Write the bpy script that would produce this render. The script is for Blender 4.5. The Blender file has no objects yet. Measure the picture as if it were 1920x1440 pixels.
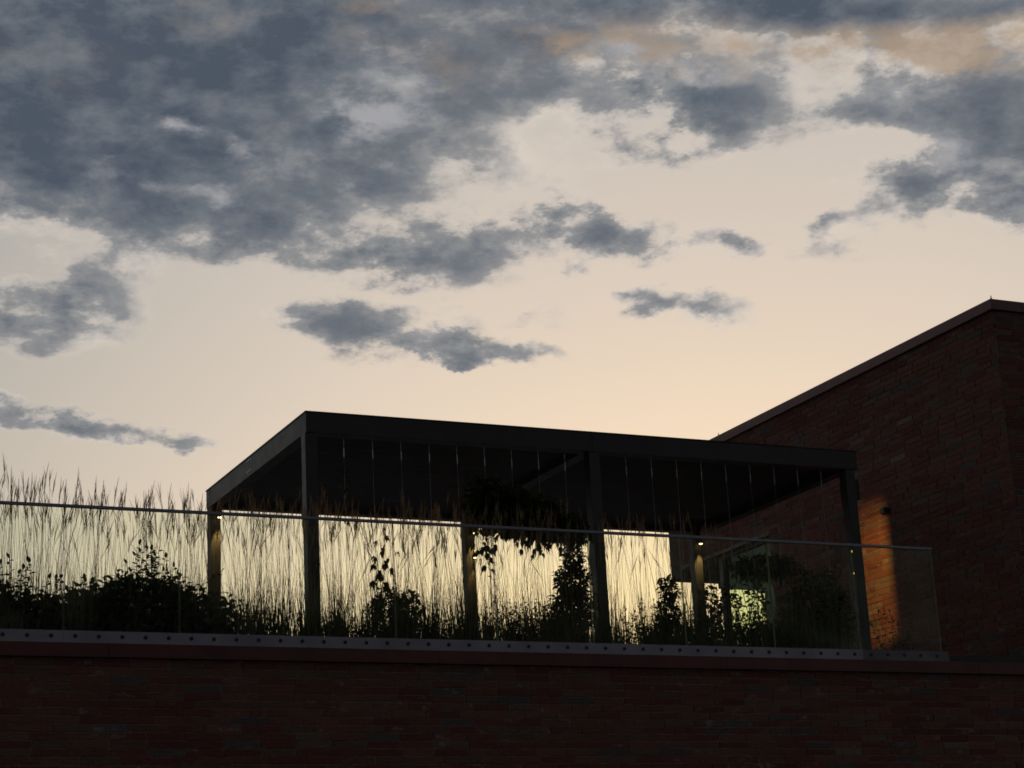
import bpy, bmesh, math, random
from mathutils import Matrix, Vector, Euler, noise

S = bpy.context.scene
COL = S.collection
rad = math.radians

# ------------------------------------------------------------------ camera
# world: X along the facade, Y away from the street, Z up; the glass balustrade stands on Y = 0
CAM_LOC = Vector((-8.0, -16.72, 1.6))
cam_data = bpy.data.cameras.new('camera')
cam = bpy.data.objects.new('camera', cam_data)
COL.objects.link(cam)
S.camera = cam
cam_data.sensor_width = 36
cam_data.lens = 70.71
cam_data.clip_end = 5000
cam.matrix_world = Matrix(((0.90672657, -0.07504703, -0.41498780, CAM_LOC.x),
                           (-0.41873769, -0.27701815, -0.86482350, CAM_LOC.y),
                           (-0.05005672, 0.95792948, -0.28260473, CAM_LOC.z),
                           (0, 0, 0, 1)))

# ------------------------------------------------------------------ view, sky and sun
S.view_settings.view_transform = 'Standard'
S.view_settings.look = 'None'
S.view_settings.exposure = 0
S.view_settings.gamma = 1
S.cycles.filter_width = 1.7
S.cycles.max_bounces = 8
S.cycles.diffuse_bounces = 2
S.cycles.glossy_bounces = 2
S.cycles.use_adaptive_sampling = True
S.cycles.adaptive_threshold = 0.015
S.cycles.adaptive_min_samples = 12
S.cycles.transparent_max_bounces = 24
S.cycles.caustics_reflective = False
S.cycles.caustics_refractive = False

SUN_AZ, SUN_EL = 31.0, 1.0          # azimuth clockwise from +Y, degrees
BG = 0.15                            # background strength

# cloud banks: azimuth, elevation, half width, half height, tilt (degrees), weight
DARK = [(13.2, 25.38, 8.6, 3.5, -6.8, 1.15), (12.14, 22.6, 6.9, 2.1, 0.8, 1.15), (17.0, 24.1, 4.8, 1.7, -0.8, 0.5), (14.6, 21.8, 3.5, 0.7, -2.1, 0.85), (20.55, 26.5, 7.0, 1.77, -2.0, 0.75), (21.6, 23.75, 3.2, 0.8, -9.4, 0.5), (24.82, 25.0, 3.4, 0.9, -12.2, 0.38), (32.17, 24.13, 2.09, 1.2, -23.9, 1.0), (30.04, 24.15, 2.9, 0.7, -5.0, 0.4), (35.18, 26.26, 9.74, 0.61, -10.2, 1.1), (28.21, 26.21, 3.3, 1.19, -13.2, 0.5), (40.46, 22.41, 3.32, 2.21, -27.7, 0.85), (39.77, 20.74, 3.02, 1.03, 1.5, 0.8), (36.8, 23.49, 2.68, 0.88, -7.4, 0.3), (25.04, 23.3, 1.9, 0.8, -30.9, 0.42), (21.56, 22.4, 2.28, 0.75, -1.7, 0.55), (19.1, 20.94, 1.93, 0.68, 8.4, 0.6), (22.8, 20.3, 3.4, 1.05, -7.1, 0.95), (24.92, 21.2, 1.5, 1.0, -21.6, 0.25), (29.1, 20.3, 3.6, 0.75, -9.2, 0.95), (27.83, 20.92, 1.46, 0.6, -3.8, 0.6), (33.2, 19.75, 0.8, 0.32, -5.3, 0.6), (35.92, 19.86, 1.39, 0.6, 22.4, 0.5), (21.89, 18.01, 2.8, 0.95, -13.7, 0.85), (25.0, 17.43, 2.4, 0.45, -7.8, 1.1), (20.32, 18.73, 1.42, 0.61, -20.6, 0.4), (31.32, 18.15, 1.9, 0.62, -12.5, 1.0), (12.2, 18.45, 2.7, 0.95, -20.8, 0.78), (13.89, 19.13, 1.53, 1.06, 39.3, 0.5), (13.0, 15.48, 4.2, 0.45, -6.0, 1.05), (30.92, 22.89, 2.27, 0.9, -5.1, 0.4), (26.7, 18.34, 1.12, 0.46, -3.3, 0.35), (24.78, 18.36, 1.12, 0.53, -2.8, 0.35), (15.74, 14.81, 0.92, 0.21, 7.3, 0.4)]
PEACH = [(35.06, 25.24, 9.7, 0.88, -5.5, 1.0), (39.53, 24.79, 4.63, 0.8, -9.0, 1.0), (22.22, 26.77, 2.41, 1.38, -29.0, 0.6), (17.42, 27.01, 2.12, 0.74, -13.2, 0.6), (25.49, 25.47, 2.4, 0.6, -3.1, 0.35), (27.86, 26.01, 2.64, 0.89, -13.0, 0.35), (12.56, 25.64, 3.48, 0.88, -12.1, 0.3), (30.62, 25.42, 4.0, 0.6, -9.9, 0.45)]
WHITE = [(21.48, 24.71, 2.0, 0.8, 16.5, 0.9), (14.18, 22.47, 1.2, 0.6, -17.9, 0.45), (15.77, 23.69, 0.8, 0.37, 0.8, 1.2), (15.13, 22.17, 2.6, 0.3, -9.0, 0.5), (31.44, 25.08, 2.6, 0.55, -16.3, 1.1), (22.78, 24.16, 2.63, 0.6, -6.7, 0.5), (17.21, 23.41, 0.81, 0.45, 0.2, 0.7), (37.47, 23.7, 2.36, 0.59, -7.6, 0.5), (39.43, 21.67, 1.68, 0.89, -27.0, 0.7), (29.55, 24.19, 0.98, 0.45, -4.4, 0.5), (20.15, 24.36, 0.98, 0.74, -0.8, 0.6), (17.35, 21.84, 1.93, 0.45, -0.2, 0.5)]

# the closed, unbroken part of the overcast
SOLID = [(12.6, 25.4, 9.0, 3.6, -8.0, 0.74), (12.0, 22.9, 6.2, 1.4, -3.0, 0.60), (21.0, 27.2, 6.5, 1.3, -6.0, 0.45), (37.0, 26.4, 9.0, 0.8, -9.0, 0.6), (41.0, 22.0, 2.8, 1.9, -20.0, 0.42), (32.2, 24.1, 1.6, 0.9, -20.0, 0.6)]


class NT:
    """small helper around a node tree"""
    def __init__(self, tree):
        self.t = tree
    def n(self, kind, **kw):
        nd = self.t.nodes.new(kind)
        for k, v in kw.items():
            setattr(nd, k, v)
        return nd
    def put(self, sock, v):
        if isinstance(v, bpy.types.NodeSocket):
            self.t.links.new(v, sock)
        else:
            sock.default_value = v
    def math(self, op, a, b=None, c=None, clamp=False):
        nd = self.n('ShaderNodeMath', operation=op)
        nd.use_clamp = clamp
        for i, v in enumerate((a, b, c)):
            if v is not None:
                self.put(nd.inputs[i], v)
        return nd.outputs[0]
    def vec(self, op, a, b=None):
        nd = self.n('ShaderNodeVectorMath', operation=op)
        self.put(nd.inputs[0], a)
        if b is not None:
            self.put(nd.inputs[3] if op == 'SCALE' else nd.inputs[1], b)
        return nd.outputs[1] if op in ('LENGTH', 'DOT_PRODUCT') else nd.outputs[0]
    def mix(self, fac, a, b, blend='MIX'):
        nd = self.n('ShaderNodeMix', data_type='RGBA', blend_type=blend)
        self.put(nd.inputs[0], fac)
        for s, v in ((nd.inputs[6], a), (nd.inputs[7], b)):
            self.put(s, v if isinstance(v, bpy.types.NodeSocket) else (*v, 1))
        return nd.outputs[2]
    def ramp(self, fac, stops, interp='LINEAR'):
        nd = self.n('ShaderNodeValToRGB')
        r = nd.color_ramp
        r.interpolation = interp
        while len(r.elements) < len(stops):
            r.elements.new(0.5)
        for e, (p, c) in zip(r.elements, stops):
            e.position = p
            e.color = (*c, 1) if not isinstance(c, float) else (c, c, c, 1)
        self.put(nd.inputs[0], fac)
        return nd.outputs[0]
    def smooth(self, v, lo, hi, a=0.0, b=1.0):
        nd = self.n('ShaderNodeMapRange', interpolation_type='SMOOTHSTEP')
        for i, q in enumerate((v, lo, hi, a, b)):
            self.put(nd.inputs[i], q)
        return nd.outputs[0]
    def noise(self, vec, scale, detail=6, rough=0.55, dist=0.0, color=False):
        nd = self.n('ShaderNodeTexNoise')
        self.put(nd.inputs['Vector'], vec)
        nd.inputs['Scale'].default_value = scale
        nd.inputs['Detail'].default_value = detail
        nd.inputs['Roughness'].default_value = rough
        nd.inputs['Distortion'].default_value = dist
        return nd.outputs['Color' if color else 'Fac']


def build_world():
    w = bpy.data.worlds.new('World')
    S.world = w
    w.use_nodes = True
    t = NT(w.node_tree)
    bg = w.node_tree.nodes['Background']
    sky = t.n('ShaderNodeTexSky', sky_type='NISHITA')
    sky.sun_disc = False
    sky.sun_elevation = rad(SUN_EL)
    sky.sun_rotation = rad(SUN_AZ)
    sky.air_density, sky.dust_density, sky.ozone_density = 1.0, 2.0, 1.0
    base = t.vec('SCALE', sky.outputs[0], 0.15)
    gam = t.n('ShaderNodeGamma')
    t.put(gam.inputs[0], base)
    gam.inputs[1].default_value = 0.42
    clear = t.mix(1.0, gam.outputs[0], (1.06, 1.065, 1.03), 'MULTIPLY')

    d = t.vec('NORMALIZE', t.n('ShaderNodeTexCoord').outputs['Generated'])
    sp = t.n('ShaderNodeSeparateXYZ')
    t.put(sp.inputs[0], d)
    x, y, z = sp.outputs
    az = t.math('MULTIPLY', t.math('ARCTAN2', x, y), 57.29578)
    el = t.math('MULTIPLY', t.math('ARCSINE', z), 57.29578)
    cmb = t.n('ShaderNodeCombineXYZ')
    t.put(cmb.inputs[0], az)
    t.put(cmb.inputs[1], t.math('MULTIPLY_ADD', t.math('SUBTRACT', az, 26.0), 0.14, el))
    ae = cmb.outputs[0]
    # stretched direction for the cloud noise: clouds lie flat
    dn = t.vec('MULTIPLY', d, (1.0, 1.0, 1.9))
    na = t.n('ShaderNodeSeparateXYZ')
    nav = t.noise(dn, 11, 6, 0.60, color=True)
    t.put(na.inputs[0], nav)
    nb = t.n('ShaderNodeSeparateXYZ')
    nbv = t.noise(dn, 26, 7, 0.63, color=True)
    t.put(nb.inputs[0], nbv)
    w1 = t.vec('SUBTRACT', nav, (0.5, 0.5, 0.5))
    w2 = t.vec('SUBTRACT', nbv, (0.5, 0.5, 0.5))
    wp = t.vec('ADD', ae, t.vec('ADD', t.vec('MULTIPLY', w1, (4.2, 2.0, 0)), t.vec('MULTIPLY', w2, (2.8, 1.7, 0))))

    # the banks lie slightly tilted (a shared shear keeps the node count low)
    TILT = 0.14

    def banks(lst, coords, grow):
        acc = 0.0
        for a, e, rx, ry, rot, wt in lst:
            if abs(rot + 8.0) < 14.0:
                nd = t.n('ShaderNodeVectorMath', operation='MULTIPLY_ADD')
                t.put(nd.inputs[0], coords)
                sx, sy = 1.0 / (rx * grow), 1.0 / (ry * grow)
                nd.inputs[1].default_value = (sx, sy, 0)
                nd.inputs[2].default_value = (-a * sx, -(e + TILT * (a - 26.0)) * sy, 0)
                loc = nd.outputs[0]
            else:
                m = t.n('ShaderNodeMapping', vector_type='TEXTURE')
                t.put(m.inputs[0], coords)
                m.inputs[1].default_value = (a, e + TILT * (a - 26.0), 0)
                m.inputs[2].default_value = (0, 0, rad(rot + 8.0))
                m.inputs[3].default_value = (rx * grow, ry * grow, 1)
                loc = m.outputs[0]
            g = t.n('ShaderNodeTexGradient', gradient_type='SPHERICAL')
            t.put(g.inputs[0], loc)
            acc = t.math('MULTIPLY_ADD', g.outputs[1], wt, acc)
        return acc

    cov = banks(DARK, wp, 1.40)
    # the overcast goes on above the frame and round to the east
    away = t.math('ABSOLUTE', t.math('SUBTRACT', az, SUN_AZ))
    over = t.math('MAXIMUM', t.smooth(el, 24.5, 32.0, 0, 0.85), t.smooth(away, 26.0, 60.0, 0, 0.8))
    # thin broken veil over the upper part of the view
    veil = t.smooth(t.math('MULTIPLY_ADD', na.outputs[2], 9.0, el), 21.0, 29.0, 0.0, 0.36)
    cov = t.math('ADD', t.math('MINIMUM', cov, 0.95), t.math('ADD', over, veil))
    n1 = t.math('SUBTRACT', na.outputs[0], 0.5)
    puff = t.smooth(nb.outputs[0], 0.26, 0.76)            # breaks every bank into puffs
    dens = t.math('MULTIPLY', cov, t.math('MULTIPLY_ADD', puff, 1.25, 0.32))
    dens = t.math('ADD', dens, banks(SOLID, wp, 1.3))
    dens = t.math('MULTIPLY_ADD', n1, 0.55, dens)
    dens = t.math('SUBTRACT', dens, 0.22)
    alpha = t.smooth(dens, -0.05, 0.42)
    # how thick the cloud is decides its tone; a second noise mottles it
    thick = t.math('MULTIPLY_ADD', t.math('SUBTRACT', nb.outputs[2], 0.5), 0.40, t.math('MULTIPLY', dens, 0.50))
    thick = t.math('MULTIPLY_ADD', t.math('SUBTRACT', na.outputs[1], 0.5), 0.75, thick, clamp=True)
    ccol = t.ramp(thick, [(0.0, (0.46, 0.41, 0.355)), (0.09, (0.345, 0.32, 0.30)), (0.22, (0.188, 0.189, 0.192)), (0.44, (0.112, 0.122, 0.138)), (0.75, (0.072, 0.086, 0.106)), (1.0, (0.050, 0.063, 0.084))])
    # clouds far from the sunset are duller
    dull = t.smooth(away, 20.0, 165.0, 1.5, 0.42)
    ccol = t.vec('SCALE', ccol, dull)
    clear = t.vec('SCALE', clear, t.smooth(away, 7.0, 32.0, 1.0, 0.70))
    skyc = t.mix(alpha, clear, ccol)
    # undersides that still catch the warm light
    pe = t.math('MULTIPLY', banks(PEACH, wp, 1.24), t.smooth(nb.outputs[1], 0.30, 0.68))
    skyc = t.mix(t.math('MULTIPLY', t.smooth(pe, 0.0, 0.85), 0.74), skyc, (0.40, 0.295, 0.205))
    # pale gaps where thin cloud lets the light through
    wh = t.math('MULTIPLY', banks(WHITE, wp, 1.4), t.smooth(nb.outputs[2], 0.28, 0.72))
    skyc = t.mix(t.math('MULTIPLY', t.smooth(wh, 0.02, 0.75), 0.62), skyc, (0.50, 0.49, 0.50))
    # ground half of the world stays dark
    skyc = t.mix(t.smooth(z, -0.06, 0.0), (0.02, 0.018, 0.016), skyc)
    t.put(bg.inputs[0], t.vec('SCALE', skyc, 1.0 / BG))
    bg.inputs[1].default_value = BG
    w.cycles.sampling_method = 'MANUAL'
    w.cycles.sample_map_resolution = 512


build_world()

sun_data = bpy.data.lights.new('sun', 'SUN')
sun_data.energy = 0.3
sun_data.angle = rad(6)
sun_data.color = (1.0, 0.72, 0.45)
sun = bpy.data.objects.new('sun', sun_data)
COL.objects.link(sun)
sun.location = (0, 30, 12)
sun.rotation_euler = Vector((-math.sin(rad(SUN_AZ)) * math.cos(rad(SUN_EL)), -math.cos(rad(SUN_AZ)) * math.cos(rad(SUN_EL)), -math.sin(rad(SUN_EL)))).to_track_quat('-Z', 'Y').to_euler()


# ------------------------------------------------------------------ materials
def material(name):
    m = bpy.data.materials.new(name)
    m.use_nodes = True
    t = NT(m.node_tree)
    return m, t, m.node_tree.nodes['Principled BSDF']


def plain(name, col, rough=0.5, metal=0.0, var=0.25, scale=6.0, bump=0.0, spec=0.4):
    """painted / coated surface with a little blotchy variation"""
    m, t, p = material(name)
    pos = t.n('ShaderNodeNewGeometry').outputs['Position']
    nz = t.noise(pos, scale, 2, 0.6)
    dark = tuple(c * (1 - var) for c in col)
    lite = tuple(c * (1 + var) for c in col)
    t.put(p.inputs['Base Color'], t.mix(t.smooth(nz, 0.3, 0.7), dark, lite))
    t.put(p.inputs['Roughness'], t.math('MULTIPLY_ADD', t.noise(pos, scale * 4, 1), 0.2, rough - 0.1))
    p.inputs['Metallic'].default_value = metal
    p.inputs['Specular IOR Level'].default_value = spec
    if bump:
        b = t.n('ShaderNodeBump')
        b.inputs['Strength'].default_value = bump
        b.inputs['Distance'].default_value = 0.004
        t.put(b.inputs['Height'], t.noise(pos, 90, 1, 0.7))
        t.put(p.inputs['Normal'], b.outputs[0])
    return m


def mat_brick():
    m, t, p = material('brick')
    at = t.n('ShaderNodeAttribute', attribute_name='col')
    pos = t.n('ShaderNodeNewGeometry').outputs['Position']
    grain = t.noise(pos, 70, 2, 0.65)
    c = t.mix(t.smooth(grain, 0.3, 0.75), t.vec('SCALE', at.outputs[0], 0.72), t.vec('SCALE', at.outputs[0], 1.22))
    # pale lime bloom in small smudges
    big = t.noise(t.vec('MULTIPLY', pos, (1, 1, 2.2)), 5.5, 2, 0.62)
    small = t.noise(pos, 38, 1, 0.6)
    bloom = t.math('MULTIPLY', t.smooth(big, 0.615, 0.70), t.smooth(small, 0.42, 0.6))
    c = t.mix(t.math('MULTIPLY', bloom, 0.5), c, (0.36, 0.32, 0.30))
    t.put(p.inputs['Base Color'], c)
    p.inputs['Roughness'].default_value = 0.9
    p.inputs['Specular IOR Level'].default_value = 0.2
    b = t.n('ShaderNodeBump')
    b.inputs['Strength'].default_value = 0.6
    b.inputs['Distance'].default_value = 0.006
    t.put(b.inputs['Height'], t.noise(pos, 45, 2, 0.7))
    t.put(p.inputs['Normal'], b.outputs[0])
    return m


def mat_glass(name, tint, refl=1.0):
    m, t, p = material(name)
    m.node_tree.nodes.remove(p)
    out = m.node_tree.nodes['Material Output']
    tr = t.n('ShaderNodeBsdfTransparent')
    tr.inputs[0].default_value = (*tint, 1)
    gl = t.n('ShaderNodeBsdfGlossy')
    gl.inputs['Roughness'].default_value = 0.02
    gl.inputs['Color'].default_value = (0.9, 0.95, 0.92, 1)
    fr = t.n('ShaderNodeFresnel')
    fr.inputs[0].default_value = 1.45
    mx = t.n('ShaderNodeMixShader')
    t.put(mx.inputs[0], t.math('MULTIPLY', fr.outputs[0], refl, clamp=True))
    t.put(mx.inputs[1], tr.outputs[0])
    t.put(mx.inputs[2], gl.outputs[0])
    t.put(out.inputs[0], mx.outputs[0])
    return m


def mat_leaf(name, col, col2, trans=0.3, scale=9.0):
    m, t, p = material(name)
    m.node_tree.nodes.remove(p)
    out = m.node_tree.nodes['Material Output']
    pos = t.n('ShaderNodeNewGeometry').outputs['Position']
    c = t.mix(t.smooth(t.noise(pos, scale, 1, 0.6), 0.3, 0.7), col, col2)
    df = t.n('ShaderNodeBsdfDiffuse')
    t.put(df.inputs[0], c)
    tl = t.n('ShaderNodeBsdfTranslucent')
    t.put(tl.inputs[0], t.mix(1.0, c, (1.0, 1.0, 0.6), 'MULTIPLY'))
    gs = t.n('ShaderNodeBsdfGlossy')
    gs.inputs['Roughness'].default_value = 0.5
    m1 = t.n('ShaderNodeMixShader')
    m1.inputs[0].default_value = trans
    t.put(m1.inputs[1], df.outputs[0])
    t.put(m1.inputs[2], tl.outputs[0])
    m2 = t.n('ShaderNodeMixShader')
    m2.inputs[0].default_value = 0.03
    t.put(m2.inputs[1], m1.outputs[0])
    t.put(m2.inputs[2], gs.outputs[0])
    t.put(out.inputs[0], m2.outputs[0])
    return m


def mat_emit(name, col, strength):
    m, t, p = material(name)
    p.inputs['Base Color'].default_value = (0.8, 0.8, 0.8, 1)
    p.inputs['Emission Color'].default_value = (*col, 1)
    p.inputs['Emission Strength'].default_value = strength
    return m


M = dict(
    brick=mat_brick(),
    mortar=plain('mortar', (0.26, 0.215, 0.195), 0.95, var=0.25, scale=12, bump=0.5, spec=0.1),
    coping=plain('red_coping', (0.110, 0.030, 0.030), 0.55, var=0.18, scale=3),
    coping_hi=plain('brown_coping', (0.17, 0.078, 0.072), 0.5, var=0.15, scale=3),
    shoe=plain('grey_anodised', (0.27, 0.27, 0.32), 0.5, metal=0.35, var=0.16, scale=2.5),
    shoe_shaded=plain('grey_anodised_shaded', (0.15, 0.14, 0.16), 0.5, metal=0.35, var=0.2, scale=2.5),  # darker copy of the base rail metal, building's shade put into its colour
    rail=plain('rail_metal', (0.20, 0.21, 0.25), 0.42, metal=0.5, var=0.1),
    bolt=plain('black_bolt', (0.012, 0.012, 0.014), 0.45),
    frame=plain('anthracite', (0.027, 0.026, 0.032), 0.48, var=0.12, scale=2.0),
    louvre=plain('anthracite_louvre', (0.055, 0.052, 0.058), 0.5, var=0.15, scale=3),
    postw=plain('grey_post', (0.085, 0.080, 0.078), 0.6, var=0.15, scale=5, bump=0.15),
    steel=plain('stainless', (0.45, 0.45, 0.48), 0.35, metal=0.8, var=0.1),
    black=plain('black_metal', (0.015, 0.015, 0.016), 0.5),
    plaster=plain('grey_plaster', (0.09, 0.085, 0.08), 0.9, bump=0.3),
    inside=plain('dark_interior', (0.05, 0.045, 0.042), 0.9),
    concrete=plain('concrete', (0.28, 0.27, 0.26), 0.9, var=0.2, scale=2, bump=0.3),
    asphalt=plain('asphalt', (0.05, 0.05, 0.052), 0.9, var=0.25, scale=3, bump=0.4),
    soil=plain('soil', (0.035, 0.026, 0.02), 1.0, var=0.4, scale=15, bump=0.8),
    blind=plain('blue_blind', (0.34, 0.40, 0.44), 0.8, var=0.06),
    glass=mat_glass('balustrade_glass', (0.955, 0.982, 0.915), 0.16),
    glass_edge=mat_leaf('glass_edge', (0.27, 0.31, 0.28), (0.36, 0.40, 0.37), 0.7),
    glass_green=mat_glass('green_door_glass', (0.84, 0.95, 0.80), 0.1),
    leaf=mat_leaf('shrub_leaf', (0.030, 0.050, 0.020), (0.055, 0.078, 0.028)),
    creeper=mat_leaf('creeper_leaf', (0.035, 0.055, 0.020), (0.065, 0.085, 0.028)),
    blade=mat_leaf('grass_blade', (0.055, 0.070, 0.025), (0.10, 0.10, 0.045), 0.25),
    straw=mat_leaf('grass_straw', (0.25, 0.155, 0.09), (0.34, 0.22, 0.13), 0.25, 4.0),
    perennial=mat_leaf('perennial_leaf', (0.035, 0.050, 0.022), (0.060, 0.072, 0.030)),
    stem=mat_leaf('woody_stem', (0.055, 0.04, 0.028), (0.08, 0.06, 0.04), 0.0),
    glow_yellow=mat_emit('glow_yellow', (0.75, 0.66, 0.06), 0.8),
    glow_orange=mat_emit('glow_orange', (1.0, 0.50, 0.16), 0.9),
    lens=mat_emit('lamp_lens', (1.0, 0.72, 0.34), 5.0),
)


# ------------------------------------------------------------------ object helpers
def tag(o, label=None, cat=None, group=None, kind=None):
    for k, v in (('label', label), ('category', cat), ('group', group), ('kind', kind)):
        if v:
            o[k] = v
    return o


def link(name, data, parent=None):
    o = bpy.data.objects.new(name, data)
    COL.objects.link(o)
    if parent is not None:
        o.parent = parent
    return o


def empty(name, loc=(0, 0, 0)):
    o = link(name, None)
    o.location = loc
    o.empty_display_size = 0.2
    return o


def bm_box(bm, x0, x1, y0, y1, z0, z1, mi=0):
    v = [bm.verts.new(c) for c in ((x0, y0, z0), (x1, y0, z0), (x1, y1, z0), (x0, y1, z0), (x0, y0, z1), (x1, y0, z1), (x1, y1, z1), (x0, y1, z1))]
    fs = [bm.faces.new([v[i] for i in q]) for q in ((3, 2, 1, 0), (4, 5, 6, 7), (0, 1, 5, 4), (2, 3, 7, 6), (1, 2, 6, 5), (3, 0, 4, 7))]
    for f in fs:
        f.material_index = mi
    return fs


def mesh_of(bm, name, mats, bevel=0.0):
    if bevel:
        bmesh.ops.bevel(bm, geom=list(bm.edges), offset=bevel, segments=2, affect='EDGES', profile=0.6)
    me = bpy.data.meshes.new(name)
    bm.to_mesh(me)
    bm.free()
    for m in (mats if isinstance(mats, (list, tuple)) else [mats]):
        me.materials.append(m)
    return me


def boxes(name, lst, mat, parent=None, bevel=0.0):
    """one mesh out of boxes given as (x0,x1,y0,y1,z0,z1)"""
    bm = bmesh.new()
    for b in lst:
        bm_box(bm, *b)
    o = link(name, mesh_of(bm, name, mat, bevel))
    if parent is not None:
        o.parent = parent
        o.matrix_parent_inverse = parent.matrix_world.inverted() if parent.type != 'EMPTY' else Matrix.Translation(-parent.location)
    return o


def cyl(name, p0, p1, r, mat, parent=None, seg=10, r1=None, rel=None):
    """tapered rod from p0 to p1"""
    p0, p1 = Vector(p0), Vector(p1)
    bm = bmesh.new()
    d = (p1 - p0)
    q = d.to_track_quat('Z', 'Y').to_matrix().to_4x4()
    bmesh.ops.create_cone(bm, cap_ends=True, segments=seg, radius1=r, radius2=r if r1 is None else r1, depth=d.length,
                          matrix=Matrix.Translation((p0 + p1) / 2) @ q)
    for f in bm.faces:
        f.smooth = len(f.verts) == 4
    o = link(name, mesh_of(bm, name, mat))
    if parent is not None:
        o.parent = parent
        o.matrix_parent_inverse = Matrix.Translation(-world_loc(parent))
    return o


def world_loc(o):
    v = Vector((0, 0, 0))
    while o is not None:
        v += o.location + o.matrix_parent_inverse.translation
        o = o.parent
    return v


# ------------------------------------------------------------------ ground and terrace
def sheet(name, x0, x1, y0, y1, z, mat):
    bm = bmesh.new()
    bm.faces.new([bm.verts.new(c) for c in ((x0, y0, z), (x1, y0, z), (x1, y1, z), (x0, y1, z))])
    return tag(link(name, mesh_of(bm, name, mat)), kind='structure')


sheet('ground', -2500, 2500, -2500, 2500, 0.0, M['asphalt'])
tag(boxes('pavement', [(-40, 40, -3.2, -0.07, 0.004, 0.13)], M['concrete'], bevel=0.01), kind='structure')
tag(boxes('terrace_floor', [(-12, 14, 0.35, 9.0, 4.30, 4.45)], M['concrete']), kind='structure')

# ------------------------------------------------------------------ brickwork
BL, BH, BD = 0.325, 0.0675, 0.05        # brick module: length, course height, depth
JOINT = 0.010
PAL = [((0.168, 0.064, 0.052), 5), ((0.178, 0.076, 0.058), 5), ((0.178, 0.090, 0.069), 4), ((0.148, 0.055, 0.048), 4), ((0.110, 0.086, 0.084), 1.3), ((0.160, 0.100, 0.082), 2.5), ((0.215, 0.150, 0.125), 0.4)]


def brick_colour(rng):
    c = rng.choices([p[0] for p in PAL], [p[1] for p in PAL])[0]
    k = rng.uniform(0.87, 1.13)
    return tuple(v * k for v in c)


def brick_verts(u0, u1, z0, z1, out, jit, rng):
    """front face slightly uneven; local frame u (along), n (outward), z (up)"""
    j = lambda: rng.uniform(-jit, jit)
    return [(u0 + j(), out + j(), z0 + j()), (u1 + j(), out + j(), z0 + j()), (u1 + j(), out + j(), z1 + j()), (u0 + j(), out + j(), z1 + j()),
            (u0, -BD, z0), (u1, -BD, z0), (u1, -BD, z1), (u0, -BD, z1)]


BF = [(0, 1, 2, 3), (1, 5, 6, 2), (5, 4, 7, 6), (4, 0, 3, 7), (3, 2, 6, 7), (4, 5, 1, 0)]


def colour_attr(me, cols):
    a = me.attributes.new('col', 'FLOAT_COLOR', 'POINT')
    flat = []
    for c in cols:
        flat.extend((*c, 1.0))
    a.data.foreach_set('color', flat)


_rng_var = random.Random(5)
BRICK_MESHES = []
for _k in range(44):
    _me = bpy.data.meshes.new('brick')
    _me.from_pydata(brick_verts(0, BL - JOINT, 0, BH - JOINT, _rng_var.uniform(0.005, 0.010), 0.0012, _rng_var), [], [f[::-1] for f in BF])
    colour_attr(_me, [brick_colour(_rng_var)] * 8)
    _me.materials.append(M['brick'])
    BRICK_MESHES.append(_me)

CAMI = cam.matrix_world.inverted()


def on_screen(p):
    """position in the picture, 0..1 from the top left corner, and distance"""
    c = CAMI @ Vector(p)
    k = cam_data.lens / 36.0 / -c.z
    return 0.5 + c.x * k, 0.5 - c.y * k * 4 / 3, c.length


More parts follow.
